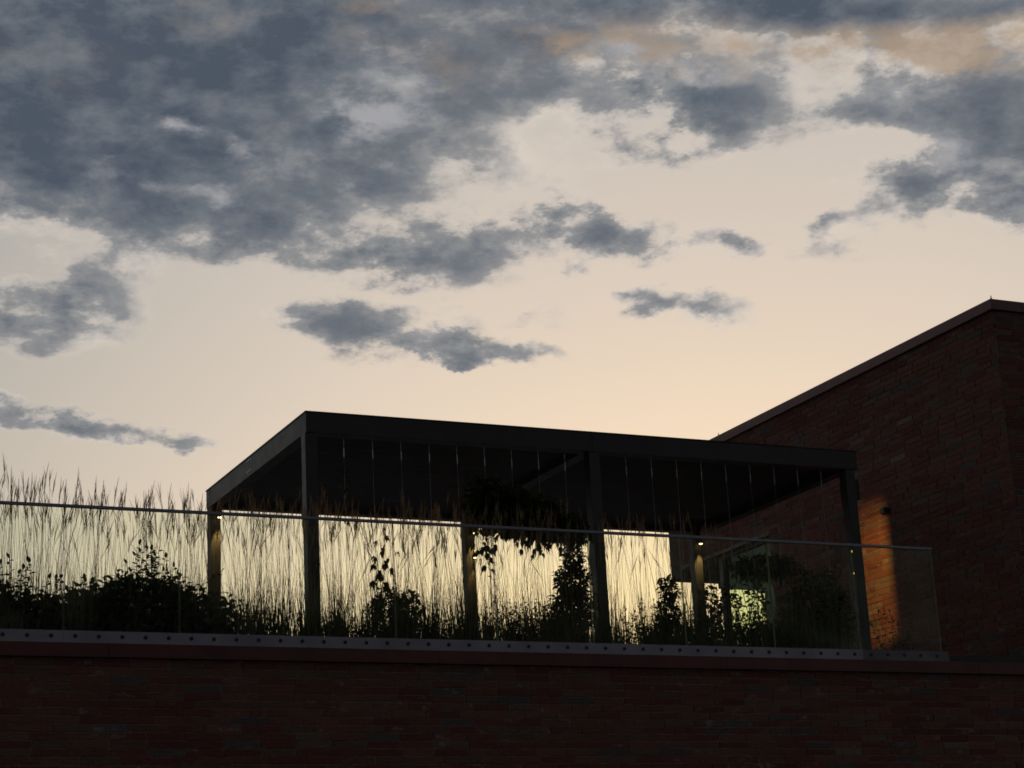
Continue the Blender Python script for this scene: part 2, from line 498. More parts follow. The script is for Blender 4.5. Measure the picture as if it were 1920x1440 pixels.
def lay_bricks(parent, origin, along, outward, u0, u1, z0, z1, seed, holes=(), limit=300, seen=lambda x, y: True):
    """bricks on a wall face; the ones that show largest are objects, the rest one joined part"""
    rng = random.Random(seed)
    o, a, n = Vector(origin), Vector(along), Vector(outward)
    rows = int((z1 - z0) / BH)
    items = []
    for r in range(rows):
        zb = z1 - (r + 1) * BH
        off = rng.choice((0.0, 0.5, 0.33, 0.66, 0.25)) * BL + rng.uniform(-0.012, 0.012)
        u = u0 - off
        while u < u1 - 0.02:
            a0, a1 = max(u, u0), min(u + BL - JOINT, u1)
            u += BL
            segs = [(a0, a1)]
            for hu0, hu1, hz0, hz1 in holes:
                if zb + BH > hz0 and zb < hz1 - 0.01:
                    nxt = []
                    for s0, s1 in segs:
                        if s1 <= hu0 or s0 >= hu1:
                            nxt.append((s0, s1))
                            continue
                        if s0 < hu0 - 0.03:
                            nxt.append((s0, hu0))
                        if s1 > hu1 + 0.03:
                            nxt.append((hu1, s1))
                    segs = nxt
            for s0, s1 in segs:
                if s1 - s0 > 0.025:
                    items.append((s0, s1, zb))
    score = []
    for k, (s0, s1, zb) in enumerate(items):
        sx, sy, dist = on_screen(o + a * ((s0 + s1) / 2) + Vector((0, 0, zb)))
        if abs(s1 - s0 - (BL - JOINT)) < 1e-4 and -0.01 < sx < 1.01 and -0.01 < sy < 1.01 and seen(sx, sy):
            score.append((dist, k))
    single = {k for _, k in sorted(score)[:limit]}
    # frame columns: u -> along, n -> outward, z -> up
    right = a.cross(n).z > 0       # right handed frame?
    vs, fs, cs = [], [], []
    for k, (s0, s1, zb) in enumerate(items):
        if k in single:
            b = link('brick', rng.choice(BRICK_MESHES), parent)
            R = Matrix((( a.x, n.x, 0), (a.y, n.y, 0), (0, 0, 1))).to_4x4()
            p = o + a * s0 + Vector((0, 0, zb)) + n * rng.uniform(-0.001, 0.0015) - parent.location
            if right:
                b.matrix_local = Matrix.Translation(p) @ R
            else:          # mirrored frame: run the brick backwards instead
                R = Matrix(((-a.x, n.x, 0), (-a.y, n.y, 0), (0, 0, 1))).to_4x4()
                b.matrix_local = Matrix.Translation(p + a * (s1 - s0)) @ R
        else:
            base = len(vs)
            for q in brick_verts(s0, s1, zb, zb + BH - JOINT, rng.uniform(0.005, 0.010), 0.0012, rng):
                vs.append(o + a * q[0] + n * q[1] + Vector((0, 0, q[2])) - parent.location)
            fs += [tuple(base + i for i in (f[::-1] if right else f)) for f in BF]
            cs += [brick_colour(rng)] * 8
    me = bpy.data.meshes.new('brick_courses')
    me.from_pydata(vs, [], fs)
    colour_attr(me, cs)
    me.materials.append(M['brick'])
    return tag(link('brick_courses', me, parent), kind='stuff')


# terrace wall below the balustrade
Z_COP0, Z_COP1, Z_SHOE = 4.335, 4.455, 4.565
terrace_wall = empty('terrace_wall', (0, 0.1, 0))
tag(terrace_wall, 'long dark red brick wall under the glass balustrade, along the bottom', 'wall')
boxes('mortar', [(-14, 14, -0.06, 0.30, 0.0, Z_COP0)], M['mortar'], terrace_wall)
lay_bricks(terrace_wall, (0, -0.06, 0), (1, 0, 0), (0, -1, 0), -9.0, 12.0, 0.1, Z_COP0 - 0.004, 11)
cuts = [-14, -6.9, -3.9, -0.9, 2.1, 5.1, 8.1, 14]
for c0, c1 in zip(cuts, cuts[1:]):
    boxes('coping', [(c0 + 0.0015, c1 - 0.0015, -0.115, 0.34, Z_COP0, Z_COP1)], M['coping'], terrace_wall, bevel=0.004)

# brick building to the right
XB, YF, YR, ZT = 6.03, 0.12, 7.4, 8.42
building = empty('brick_building', (9, 3.5, 4.455))
tag(building, 'tall flat-roofed red brick building block to the right of the pergola', 'building')
OP0, OP1, HEAD = 5.03, YR, 6.95
boxes('mortar', [(XB, XB + 0.3, YF, OP0, 4.456, ZT), (XB, XB + 0.3, OP0, YR, HEAD, ZT), (XB + 0.3, 14.0, YF, YF + 0.3, 4.456, ZT)], M['mortar'], building)
side_seen = lambda x, y: x > 0.838 or (x > 0.72 and y < 0.585 + (x - 0.72) * 0.1)
lay_bricks(building, (XB, 0, 0), (0, 1, 0), (-1, 0, 0), YF, YR, 4.46, ZT - 0.004, 23, holes=[(OP0, OP1, 0, HEAD)], limit=255, seen=side_seen)
front = lay_bricks(building, (0, YF, 0), (1, 0, 0), (0, -1, 0), XB + 0.012, 13.0, 4.46, ZT - 0.004, 29, limit=45)
boxes('rear_wall', [(XB + 0.002, 7.55, YR, YR + 0.25, 6.83, ZT), (7.55, 14.0, YR, YR + 0.25, 4.456, ZT)], M['plaster'], building)
boxes('outer_wall', [(13.7, 14.0, YF + 0.3, YR, 4.456, ZT)], M['plaster'], building)
boxes('roof', [(XB + 0.3, 13.7, YF + 0.3, YR, 8.05, 8.25)], M['concrete'], building)
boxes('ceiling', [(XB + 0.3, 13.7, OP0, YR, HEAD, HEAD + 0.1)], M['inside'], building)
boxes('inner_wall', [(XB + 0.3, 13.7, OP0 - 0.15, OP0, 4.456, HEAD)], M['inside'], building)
boxes('coping', [(XB - 0.05, XB + 0.38, YF - 0.05, YR + 0.33, ZT, 8.54)], M['coping_hi'], building, bevel=0.005)
boxes('coping', [(XB + 0.381, 14.05, YF - 0.05, YF + 0.38, ZT, 8.54)], M['coping_hi'], building, bevel=0.005)
for yy in (YF - 0.03, 6.05):
    cyl('roof_clip', (XB - 0.02, yy, 8.54), (XB - 0.02, yy, 8.585), 0.010, M['black'], building, seg=6, r1=0.003)
# glazed opening at the far end of the terrace side
door = boxes('glass_door', [(XB + 0.10, XB + 0.115, OP0 + 0.05, 6.36, 4.50, HEAD - 0.05)], M['glass_green'], building)
boxes('frame', [(XB + 0.07, XB + 0.15, 6.36, 6.46, 4.456, HEAD), (XB + 0.07, XB + 0.15, OP0, OP0 + 0.05, 4.456, HEAD), (XB + 0.07, XB + 0.15, OP0 + 0.05, 6.36, HEAD - 0.05, HEAD), (XB + 0.07, XB + 0.15, OP0 + 0.05, 6.36, 4.456, 4.50)], M['frame'], door)
boxes('blind', [(6.70, 7.55, YR + 0.10, YR + 0.112, 6.725, 6.83)], M['blind'], building)

# ------------------------------------------------------------------ glass balustrade
balustrade = empty('glass_balustrade', (0, 0, Z_COP1))
tag(balustrade, 'frameless glass balustrade with grey base rail and slim top rail on the brick wall', 'balustrade')
J0 = -4.263
XEND = J0 + 9.0 + 0.012
edges = [J0 + k for k in range(-4, 10)]
for k in range(len(edges) - 1):
    bm = bmesh.new()
    fs = bm_box(bm, edges[k] + 0.006, edges[k + 1] - 0.006, -0.0088, 0.0088, Z_COP1 + 0.03, 5.640)
    for f in fs:
        if abs(f.normal.y) < 0.5:
            f.material_index = 1
    bm.normal_update()
    for f in bm.faces:
        f.material_index = 0 if abs(f.normal.y) > 0.5 else 1
    g = link('glass_panel', mesh_of(bm, 'glass_panel', [M['glass'], M['glass_edge']]), balustrade)
    g.matrix_parent_inverse = Matrix.Translation(-balustrade.location)
boxes('handrail', [(edges[0], XEND, -0.015, 0.015, 5.630, 5.657)], M['rail'], balustrade, bevel=0.004)
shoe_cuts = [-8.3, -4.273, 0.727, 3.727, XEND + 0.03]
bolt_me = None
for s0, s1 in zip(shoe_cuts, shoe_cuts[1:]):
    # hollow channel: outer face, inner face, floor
    shoe = boxes('base_rail', [(s0 + 0.001, s1 - 0.001, -0.055, -0.012, Z_COP1 + 0.002, Z_SHOE), (s0 + 0.001, s1 - 0.001, 0.012, 0.055, Z_COP1 + 0.002, Z_SHOE), (s0 + 0.001, s1 - 0.001, -0.0125, 0.0125, Z_COP1 + 0.003, Z_COP1 + 0.028)], M['shoe'] if s0 < 3 else M['shoe_shaded'], balustrade)
    x = -8.773 + 0.2 * math.ceil((s0 + 8.773) / 0.2)
    while x < s1:
        if bolt_me is None:
            b = cyl('bolt', (x, -0.0545, 0), (x, -0.0605, 0), 0.0175, M['bolt'], None, seg=14)
            bolt_me = b.data
            bmt = bmesh.new()
            bmt.from_mesh(bolt_me)
            bmesh.ops.translate(bmt, verts=bmt.verts, vec=(-x, 0, 0))
            bmt.to_mesh(bolt_me)
            bmt.free()
        else:
            b = link('bolt', bolt_me)
        b.parent = shoe
        b.matrix_parent_inverse = Matrix.Translation(-world_loc(shoe))
        b.location = (x, 0, 4.518)
        x += 0.2

# planter behind the glass
planter = empty('planter_trough', (0, 0.5, 4.45))
tag(planter, 'long planter trough full of grasses behind the glass balustrade', 'planter')
boxes('trough', [(-8.2, 5.95, 0.10, 0.14, 4.452, 4.55), (-8.2, 5.95, 1.20, 1.24, 4.452, 4.55), (-8.24, -8.2, 0.10, 1.24, 4.452, 4.55), (5.95, 5.99, 0.10, 1.24, 4.452, 4.55)], M['black'], planter)
boxes('soil', [(-8.2, 5.95, 0.14, 1.20, 4.453, 4.52)], M['soil'], planter)

# ------------------------------------------------------------------ pergola
PX0, PX1, PY0, PY1, PZ0, PZ1 = -1.72, 4.64, 1.0, 4.352, 6.735, 6.937
pergola = empty('pergola', ((PX0 + PX1) / 2, (PY0 + PY1) / 2, 4.45))
tag(pergola, 'dark anthracite metal pergola with louvred flat roof standing on the terrace', 'pergola')
T = 0.13
boxes('beam', [(PX0, PX1, PY0, PY0 + T, PZ0, PZ1)], M['frame'], pergola, bevel=0.004)
boxes('beam', [(PX0, PX1, PY1 - T, PY1, PZ0, PZ1)], M['frame'], pergola, bevel=0.004)
side_beam = boxes('beam', [(PX0, PX0 + T, PY0 + T + 0.001, PY1 - T - 0.001, PZ0, PZ1)], M['frame'], pergola, bevel=0.004)
boxes('beam', [(PX1 - T, PX1, PY0 + T + 0.001, PY1 - T - 0.001, PZ0, PZ1)], M['frame'], pergola, bevel=0.004)
MX0, MX1 = 1.338, 1.462
boxes('beam', [(MX0 - 0.01, MX1 + 0.01, PY0 + T + 0.001, PY1 - T - 0.001, PZ0 + 0.02, PZ1 - 0.004)], M['frame'], pergola, bevel=0.004)
boxes('drip_cap', [(PX0 - 0.008, PX1 + 0.008, PY0 - 0.008, PY0 + 0.05, PZ1 + 0.001, PZ1 + 0.010)], M['frame'], pergola)
boxes('drip_cap', [(PX0 - 0.008, PX0 + 0.05, PY0 + 0.051, PY1 + 0.008, PZ1 + 0.001, PZ1 + 0.010)], M['frame'], pergola)
for sx in (MX0 + 0.06,):
    boxes('joint_cover', [(sx - 0.02, sx + 0.02, PY0 - 0.0025, PY0 + 0.002, PZ0 + 0.004, PZ1 - 0.004)], M['frame'], pergola)
for px_ in (-1.72, MX0 + 0.01, 4.49):
    for dz in (0.05, 0.09):
        cyl('screw', (px_ + 0.06, PY0 + 0.007, PZ0 - dz), (px_ + 0.06, PY0 + 0.001, PZ0 - dz), 0.008, M['frame'], pergola, seg=8)
for zz in (6.79, 6.905):
    for yy in (2.74, 2.80, 2.86):
        cyl('screw', (PX0 + 0.001, yy, zz), (PX0 - 0.004, yy, zz), 0.011, M['steel'], side_beam, seg=8)
posts = [(-1.73, PY0 + 0.006), (MX0, PY0 + 0.006), (4.478, PY0 + 0.006), (-1.715, PY1 - 0.126), (1.345, PY1 - 0.126), (4.395, PY1 - 0.126)]
for px_, py_ in posts:
    rear = py_ > 3
    boxes('post', [(px_, px_ + 0.12, py_, py_ + 0.12, 4.45, PZ0 - 0.002)], M['postw'] if rear else M['frame'], pergola, bevel=0.004)
lv = None
for bx0, bx1 in ((PX0 + T + 0.01, MX0 - 0.02), (MX1 + 0.02, PX1 - T - 0.01)):
    y = PY0 + T + 0.11
    while y < PY1 - T - 0.05:
        if lv is None:
            bm = bmesh.new()
            L = bx1 - bx0
            # blade with rounded nose and a small drip lip
            prof = [(-0.105, 0.010), (-0.085, 0.022), (0.0, 0.027), (0.085, 0.014), (0.112, -0.006), (0.108, -0.016), (0.085, -0.010), (0.0, 0.004), (-0.085, -0.004), (-0.103, -0.002)]
            rings = [[bm.verts.new((xx, p[0], p[1])) for p in prof] for xx in (0, L)]
            for i in range(len(prof)):
                j = (i + 1) % len(prof)
                bm.faces.new((rings[0][i], rings[0][j], rings[1][j], rings[1][i]))
            bm.faces.new(rings[0][::-1])
            bm.faces.new(rings[1])
            bmesh.ops.recalc_face_normals(bm, faces=bm.faces)
            lv = mesh_of(bm, 'louvre', M['louvre'])
            L0 = L
        o = link('louvre', lv, pergola)
        o.location = Vector((bx0, y, 6.845)) - pergola.location
        o.scale.x = (bx1 - bx0) / L0
        o.rotation_euler.x = rad(-4)
        y += 0.2

# trellis cables under the front beam
CABLE_Y = 1.06
cable_me = turn_me = None
CABLES = [-1.318 + 0.3 * k for k in range(9)] + [1.792 + 0.3 * k for k in range(9)]
for cx in CABLES:
    if cable_me is None:
        c = cyl('cable', (0, 0, 4.50), (0, 0, PZ0 - 0.20), 0.0018, M['steel'], None, seg=6)
        cable_me = c.data
        tb = cyl('turnbuckle', (0, 0, PZ0 - 0.11), (0, 0, PZ0 + 0.001), 0.0046, M['steel'], None, seg=8)
        bm = bmesh.new()
        bm.from_mesh(tb.data)
        for za, zb, rr in ((PZ0 - 0.21, PZ0 - 0.125, 0.0048), (PZ0 - 0.125, PZ0 - 0.11, 0.0035)):
            bmesh.ops.create_cone(bm, cap_ends=True, segments=8, radius1=rr, radius2=rr, depth=zb - za, matrix=Matrix.Translation((0, 0, (za + zb) / 2)))
        bm.to_mesh(tb.data)
        bm.free()
        turn_me = tb.data
    else:
        c, tb = link('cable', cable_me), link('turnbuckle', turn_me)
    c.parent = pergola
    c.location = Vector((cx, CABLE_Y, 0)) - pergola.location
    tb.parent = c

# ------------------------------------------------------------------ lamps
LAMP_COL = (1.0, 0.62, 0.20)


def spot(parent, loc, aim, watts, size, blend, scale=(1, 1, 1), radius=0.012, col=LAMP_COL):
    ld = bpy.data.lights.new('lamp_light', 'SPOT')
    ld.energy = watts
    ld.color = col
    ld.spot_size = rad(size)
    ld.spot_blend = blend
    ld.shadow_soft_size = radius
    lo = bpy.data.objects.new('lamp_light', ld)
    COL.objects.link(lo)
    lo.parent = parent
    lo.location = Vector(loc) - parent.location
    lo.rotation_euler = (Vector(aim) - Vector(loc)).to_track_quat('-Z', 'Y').to_euler()
    lo.scale = scale
    return lo


def post_lamp(loc, label, up=False, group='spotlights on the rear pergola posts', watts=17.0):
    """small can spotlight on a bracket on the street face of a post, pointing down"""
    x, y, z = loc
    t = empty('post_spotlight', (x, y, z))
    tag(t, label, 'spotlight', group)
    yc = y - 0.060
    cyl('can', (x, yc, z - 0.004), (x, yc, z + 0.075), 0.024, M['black'], t, seg=14)
    cyl('bracket', (x, y, z + 0.04), (x, yc + 0.018, z + 0.04), 0.008, M['black'], t, seg=8)
    cyl('lens', (x, yc, z - 0.012), (x, yc, z - 0.0045), 0.021, M['lens'], t, seg=14)
    spot(t, (x, yc, z - 0.02), (x, yc + 0.09, z - 1.0), watts, 42, 0.5)
    return t


post_lamp((-1.625, PY1 - 0.126, 6.615), 'small lit spotlight on the left rear pergola post')
post_lamp((1.435, PY1 - 0.126, 6.575), 'upper of two small lit spotlights on the middle rear pergola post')
post_lamp((1.435, PY1 - 0.126, 6.285), 'lower of two small lit spotlights on the middle rear pergola post', watts=6.0)
post_lamp((4.47, PY1 - 0.126, 6.58), 'small lit spotlight on the right rear pergola post')

# hidden behind the right front post: the shuttered spotlight that washes the brick wall
LX, LY, LZ = 4.745, 1.300, 6.640
wl = empty('wall_washer', (4.60, PY0 + 0.09, 6.55))
tag(wl, 'small shuttered spotlight behind the right front pergola post, washing the brick wall', 'spotlight')
AP = 0.080                                   # lamp to shutter plate
k_ = AP / (XB - LX)
ya, yb = LY + (2.49 - LY) * k_, LY + (3.22 - LY) * k_
za, zb = LZ + (5.10 - LZ) * k_, LZ + (6.92 - LZ) * k_
px_ = LX + AP
boxes('shutter', [(px_, px_ + 0.002, LY - 0.03, ya, LZ - 0.17, LZ + 0.06), (px_, px_ + 0.002, yb, LY + 0.17, LZ - 0.17, LZ + 0.06),
                  (px_, px_ + 0.002, ya, yb, zb, LZ + 0.06), (px_, px_ + 0.002, ya, yb, LZ - 0.17, za)], M['black'], wl)
boxes('housing', [(LX - 0.03, px_, LY - 0.03, LY - 0.027, LZ - 0.17, LZ + 0.06), (LX - 0.03, px_, LY + 0.167, LY + 0.17, LZ - 0.17, LZ + 0.06),
                  (LX - 0.03, px_, LY - 0.027, LY + 0.167, LZ + 0.057, LZ + 0.06), (LX - 0.03, px_, LY - 0.027, LY + 0.167, LZ - 0.17, LZ - 0.167),
                  (LX - 0.033, LX - 0.03, LY - 0.03, LY + 0.17, LZ - 0.17, LZ + 0.06)], M['black'], wl)
cyl('bracket', (4.595, PY0 + 0.09, 6.60), (LX - 0.02, LY - 0.03, 6.60), 0.008, M['black'], wl, seg=8)
spot(wl, (LX, LY, LZ), (XB, 2.88, 5.35), 225.0, 90, 1.0, radius=0.0055, col=(1.0, 0.52, 0.09))

# dark box light on the brick wall
bl = empty('wall_light', (XB, 2.42, 6.67))
tag(bl, 'small black box light fixed to the brick wall beside the orange glow', 'wall light')
boxes('housing', [(XB - 0.095, XB - 0.012, 2.38, 2.46, 6.63, 6.70)], M['black'], bl, bevel=0.006)
boxes('back_plate', [(XB - 0.013, XB + 0.002, 2.37, 2.47, 6.62, 6.71)], M['black'], bl, bevel=0.003)


# ------------------------------------------------------------------ plants
class Foliage:
    def __init__(self, seed):
        self.v, self.f = [], []
        self.r = random.Random(seed)

    def ribbon(self, pts, widths, side):
        b = len(self.v)
        for p, w in zip(pts, widths):
            s = side * (w / 2)
            self.v += [p - s, p + s]
        for i in range(len(pts) - 1):
            k = b + 2 * i
            self.f.append((k, k + 1, k + 3, k + 2))

    def tube(self, pts, radii, seg=3):
        b = len(self.v)
        for i, (p, r) in enumerate(zip(pts, radii)):
            d = (pts[min(i + 1, len(pts) - 1)] - pts[max(i - 1, 0)]).normalized()
            u = d.cross(Vector((0.31, 0.94, 0.12))).normalized()
            w = d.cross(u)
            for k in range(seg):
                a = 2 * math.pi * k / seg
                self.v.append(p + (u * math.cos(a) + w * math.sin(a)) * r)
        for i in range(len(pts) - 1):
            for k in range(seg):
                k2 = (k + 1) % seg
                self.f.append((b + i * seg + k, b + i * seg + k2, b + (i + 1) * seg + k2, b + (i + 1) * seg + k))

    def leaf(self, base, d, length, width, curl=0.25, roll=None):
        """pointed oval leaf, folded along the midrib and curling down"""
        r = self.r
        d = d.normalized()
        s = d.cross(Vector((0, 0, 1)))
        if s.length < 0.05:
            s = Vector((1, 0, 0))
        s.normalize()
        s = Matrix.Rotation(r.uniform(-0.9, 0.9) if roll is None else roll, 3, d) @ s
        n = s.cross(d)
        b = len(self.v)
        self.v.append(base)
        for t, w in ((0.3, 0.85), (0.62, 0.8)):
            c = base + d * (length * t) - Vector((0, 0, curl * length * t * t))
            self.v += [c - s * (width * w / 2) + n * width * 0.12, c, c + s * (width * w / 2) + n * width * 0.12]
        self.v.append(base + d * length * 0.97 - Vector((0, 0, curl * length)))
        self.f += [(b, b + 2, b + 1), (b, b + 3, b + 2), (b + 1, b + 2, b + 5, b + 4), (b + 2, b + 3, b + 6, b + 5), (b + 4, b + 5, b + 7), (b + 5, b + 6, b + 7)]

    def rdir(self, up=0.0, flat=1.0):
        r = self.r
        while True:
            d = Vector((r.uniform(-1, 1), r.uniform(-1, 1), r.uniform(-1, 1) * flat))
            if 0.1 < d.length < 1:
                d.normalize()
                return (d + Vector((0, 0, up))).normalized()

    def clump(self, c, rad3, n, ln, wd, up=0.1, hollow=0.35, curl=0.25):
        """leaves through an uneven ellipsoid, denser towards the outside"""
        r = self.r
        c = Vector(c)
        sd = r.uniform(0, 50)
        k = 0
        while k < n:
            d = self.rdir()
            bump = 1.0 + 0.45 * noise.noise(d * 2.1 + Vector((sd, 0, 0))) + 0.2 * noise.noise(d * 5.3 + Vector((0, sd, 0)))
            t = (hollow + (1 - hollow) * r.random() ** 0.6) * bump
            p = c + Vector((d.x * rad3[0], d.y * rad3[1], d.z * rad3[2])) * t
            if p.z < 4.52:
                p.z = 4.52 + r.uniform(0, 0.1)
            self.leaf(p, (d * 0.7 + self.rdir(up) * 0.8), ln * r.uniform(0.65, 1.2), wd * r.uniform(0.7, 1.2), curl)
            k += 1

    def shoot(self, pts, r0, ln, wd, gap=0.035, start=0.25, drop=False, fan=1, out=None):
        """a stem with leaves along it"""
        r = self.r
        pts = [Vector(p) for p in pts]
        n = len(pts)
        st = out if out is not None else self
        st.tube(pts, [r0 * (1 - 0.6 * i / (n - 1)) for i in range(n)], 4)
        tot = sum((pts[i + 1] - pts[i]).length for i in range(n - 1))
        s = tot * start
        ang = r.uniform(0, 6)
        while s < tot:
            q, i = s, 0
            while i < n - 2 and q > (pts[i + 1] - pts[i]).length:
                q -= (pts[i + 1] - pts[i]).length
                i += 1
            seg = pts[i + 1] - pts[i]
            p = pts[i] + seg * min(1, q / max(seg.length, 1e-5))
            ang += 2.4 + r.uniform(-0.4, 0.4)
            d = Vector((math.cos(ang), math.sin(ang) * 0.8, -0.55 if drop else 0.45))
            k = 1.0 - 0.35 * s / tot
            if fan == 1:
                self.leaf(p, d, ln * k * r.uniform(0.8, 1.15), wd * k * r.uniform(0.8, 1.15))
            else:          # palmate leaf of several leaflets on a stalk
                e = p + d * ln * 0.5
                st.tube([p, e], [0.0015, 0.001], 3)
                for a in range(fan):
                    off = (a - (fan - 1) / 2) * 0.55
                    dd = Matrix.Rotation(off, 3, Vector((d.y, -d.x, 0.4)).normalized()) @ Vector((d.x, d.y, d.z - 0.5))
                    self.leaf(e, dd, ln * k * r.uniform(0.8, 1.1) * (1 - 0.18 * abs(a - (fan - 1) / 2)), wd * k, 0.3)
            s += gap * r.uniform(0.7, 1.3)
        if not drop:
            self.leaf(pts[-1], (pts[-1] - pts[-2]).normalized() + self.rdir() * 0.3, ln * 0.8, wd * 0.8, 0.05)

    def build(self, name, mat, parent=None):
        me = bpy.data.meshes.new(name)
        me.from_pydata([tuple(v - (parent.location if parent is not None else Vector((0, 0, 0)))) for v in self.v], [], self.f)
        me.materials.append(mat)
        return link(name, me, parent)


def wander(rng, p0, p1, n=6, amp=0.02):
    p0, p1 = Vector(p0), Vector(p1)
    out = []
    for i in range(n + 1):
        t = i / n
        w = amp * math.sin(math.pi * min(1, t * 1.0)) + amp * 0.4 * t
        out.append(p0.lerp(p1, t) + Vector((rng.uniform(-w, w), rng.uniform(-w, w), 0)))
    return out


def plant(name, label, cat, base, seed, mat, clumps=(), shoots=(), ln=0.07, wd=0.035, curl=0.25, group=None, trunk=True):
    """clumps: (centre, radii, leaves); shoots: dicts for Foliage.shoot"""
    root = empty(name, base)
    tag(root, label, cat, group or {'creeper': 'creepers on the pergola cables', 'leafy_shrub': 'shrubs in the planter'}.get(name))
    F, St = Foliage(seed), Foliage(seed + 1)
    for c, r3, n in clumps:
        F.clump(c, r3, n, ln, wd, curl=curl)
        if trunk:
            St.tube(wander(F.r, (base[0] + F.r.uniform(-.05, .05), base[1], 4.50), (c[0], c[1], c[2] + r3[2] * 0.3), 5, 0.03), [0.007, 0.006, 0.006, 0.005, 0.004, 0.003], 5)
        for _ in range(6):
            St.tube(wander(F.r, c, Vector(c) + Vector((F.r.uniform(-.8, .8) * r3[0], F.r.uniform(-.8, .8) * r3[1], F.r.uniform(-.3, .8) * r3[2])), 4, 0.02), [0.004, 0.0035, 0.003, 0.0025, 0.002], 4)
    for s in shoots:
        s = dict(s)
        F.shoot(wander(F.r, s.pop('a'), s.pop('b'), s.pop('n', 6), s.pop('amp', 0.02)), s.pop('r', 0.003), s.pop('ln', ln), s.pop('wd', wd), out=St, **s)
    F.build('foliage', mat, root)
    St.build('stem', M['stem'], root)
    return root


RR = random.Random(77)

# shrubs on the left: broad pointed leaves with upright shoots
sh = []
for k in range(26):
    x = RR.uniform(-5.05, -3.95)
    z = 5.02 + 0.10 * math.sin(x * 5) + RR.uniform(-0.05, 0.16)
    sh.append(dict(a=(x + RR.uniform(-.05, .05), RR.uniform(.25, .7), 4.65), b=(x, RR.uniform(.2, .75), z), r=0.003, gap=0.03, start=0.35))
plant('leafy_shrub', 'low dark shrub with broad pointed leaves at the left picture edge', 'shrub', (-4.5, 0.45, 4.52), 101, M['leaf'],
      clumps=[((-4.85, .5, 4.70), (.42, .3, .32), 2300), ((-4.4, .5, 4.68), (.40, .3, .30), 2200), ((-4.0, .5, 4.66), (.34, .3, .28), 1900)], shoots=sh, ln=0.082, wd=0.044)
sh = []
for k in range(34):
    x = RR.uniform(-3.95, -2.95)
    z = 5.34 - 1.15 * abs(x + 3.42) ** 1.5 + RR.uniform(-0.14, 0.10)
    sh.append(dict(a=(x * 0.6 - 3.45 * 0.4, RR.uniform(.25, .7), 4.65), b=(x, RR.uniform(.2, .75), z), r=0.0032, gap=0.028, start=0.35))
sh.append(dict(a=(-3.2, .4, 4.9), b=(-2.80, .3, 5.18), r=0.003, gap=0.025))
plant('leafy_shrub', 'larger rounded dark shrub with upright leafy shoots left of the pergola', 'shrub', (-3.4, 0.45, 4.52), 113, M['leaf'],
      clumps=[((-3.50, .45, 4.76), (.56, .32, .40), 4200), ((-2.98, .45, 4.68), (.40, .3, .34), 2300), ((-3.85, .5, 4.70), (.30, .3, .34), 1700)], shoots=sh, ln=0.080, wd=0.041)

# creepers on the cables
plant('creeper', 'thin leafy creeper high on the cable next to the left front pergola post', 'climbing plant', (-1.318, CABLE_Y, 4.52), 131, M['creeper'],
      shoots=[dict(a=(-1.318, CABLE_Y, 4.52), b=(-1.316, CABLE_Y, 5.9), ln=0.03, wd=0.012, gap=0.30, amp=0.004, r=0.002),
              dict(a=(-1.318, CABLE_Y, 5.88), b=(-1.318, CABLE_Y, 6.47), ln=0.055, wd=0.024, gap=0.034, amp=0.010, fan=3, drop=True, start=0.02, r=0.002)], ln=0.06, wd=0.028)
plant('creeper', 'creeper with drooping five-part leaves above a bushy base in the left bay', 'climbing plant', (-0.95, CABLE_Y, 4.52), 139, M['creeper'],
      clumps=[((-0.98, .95, 4.93), (.17, .18, .30), 900), ((-0.76, .95, 5.03), (.15, .17, .17), 480), ((-0.85, .9, 4.70), (.24, .2, .2), 620)],
      shoots=[dict(a=(-1.0, CABLE_Y, 4.9), b=(-0.975, CABLE_Y, 5.80), ln=0.105, wd=0.050, gap=0.052, amp=0.025, fan=5, drop=True, start=0.3),
              dict(a=(-0.97, CABLE_Y, 5.2), b=(-0.86, CABLE_Y, 5.64), ln=0.10, wd=0.048, gap=0.06, amp=0.02, fan=5, drop=True, start=0.2),
              dict(a=(-0.85, CABLE_Y, 5.0), b=(-0.66, CABLE_Y - .05, 5.22), ln=0.07, wd=0.03, gap=0.05, fan=4, drop=True)], ln=0.062, wd=0.030)
hang = []
for k in range(20):
    x = -0.02 + 1.22 * (k + RR.random()) / 20
    zt = 6.05 - 0.12 * x + RR.uniform(-.08, .05)
    zb = 5.76 + (0.02 if x < 0.4 else -0.05 * math.sin((x - 0.4) * 4)) + RR.uniform(-.05, .06)
    hang.append(dict(a=(x, CABLE_Y + RR.uniform(-.16, .1), zt), b=(x + RR.uniform(-.05, .05), CABLE_Y + RR.uniform(-.2, .1), zb), ln=0.095, wd=0.048, gap=0.035, fan=3, drop=True, amp=0.015, start=0.1))
hang += [dict(a=(c_, CABLE_Y + 0.006, 4.52), b=(c_ + 0.004, CABLE_Y + 0.006, 6.1), ln=0.05, wd=0.025, gap=0.5, start=0.3, r=0.006, amp=0.008) for c_ in (CABLES[5], CABLES[8])]
hang += [dict(a=(0.22, CABLE_Y, 5.80), b=(0.14, CABLE_Y, 5.50), ln=0.10, wd=0.052, gap=0.028, fan=3, drop=True, start=0.15),
         dict(a=(0.10, CABLE_Y, 5.80), b=(0.08, CABLE_Y, 5.62), ln=0.095, wd=0.05, gap=0.035, fan=3, drop=True, start=0.1),
         dict(a=(0.76, CABLE_Y, 5.80), b=(0.74, CABLE_Y, 5.66), ln=0.095, wd=0.05, gap=0.028, fan=3, drop=True, start=0.1),
         dict(a=(0.45, CABLE_Y, 4.6), b=(0.17, CABLE_Y, 5.56), ln=0.05, wd=0.025, gap=0.3, start=0.6, r=0.004, amp=0.03)]
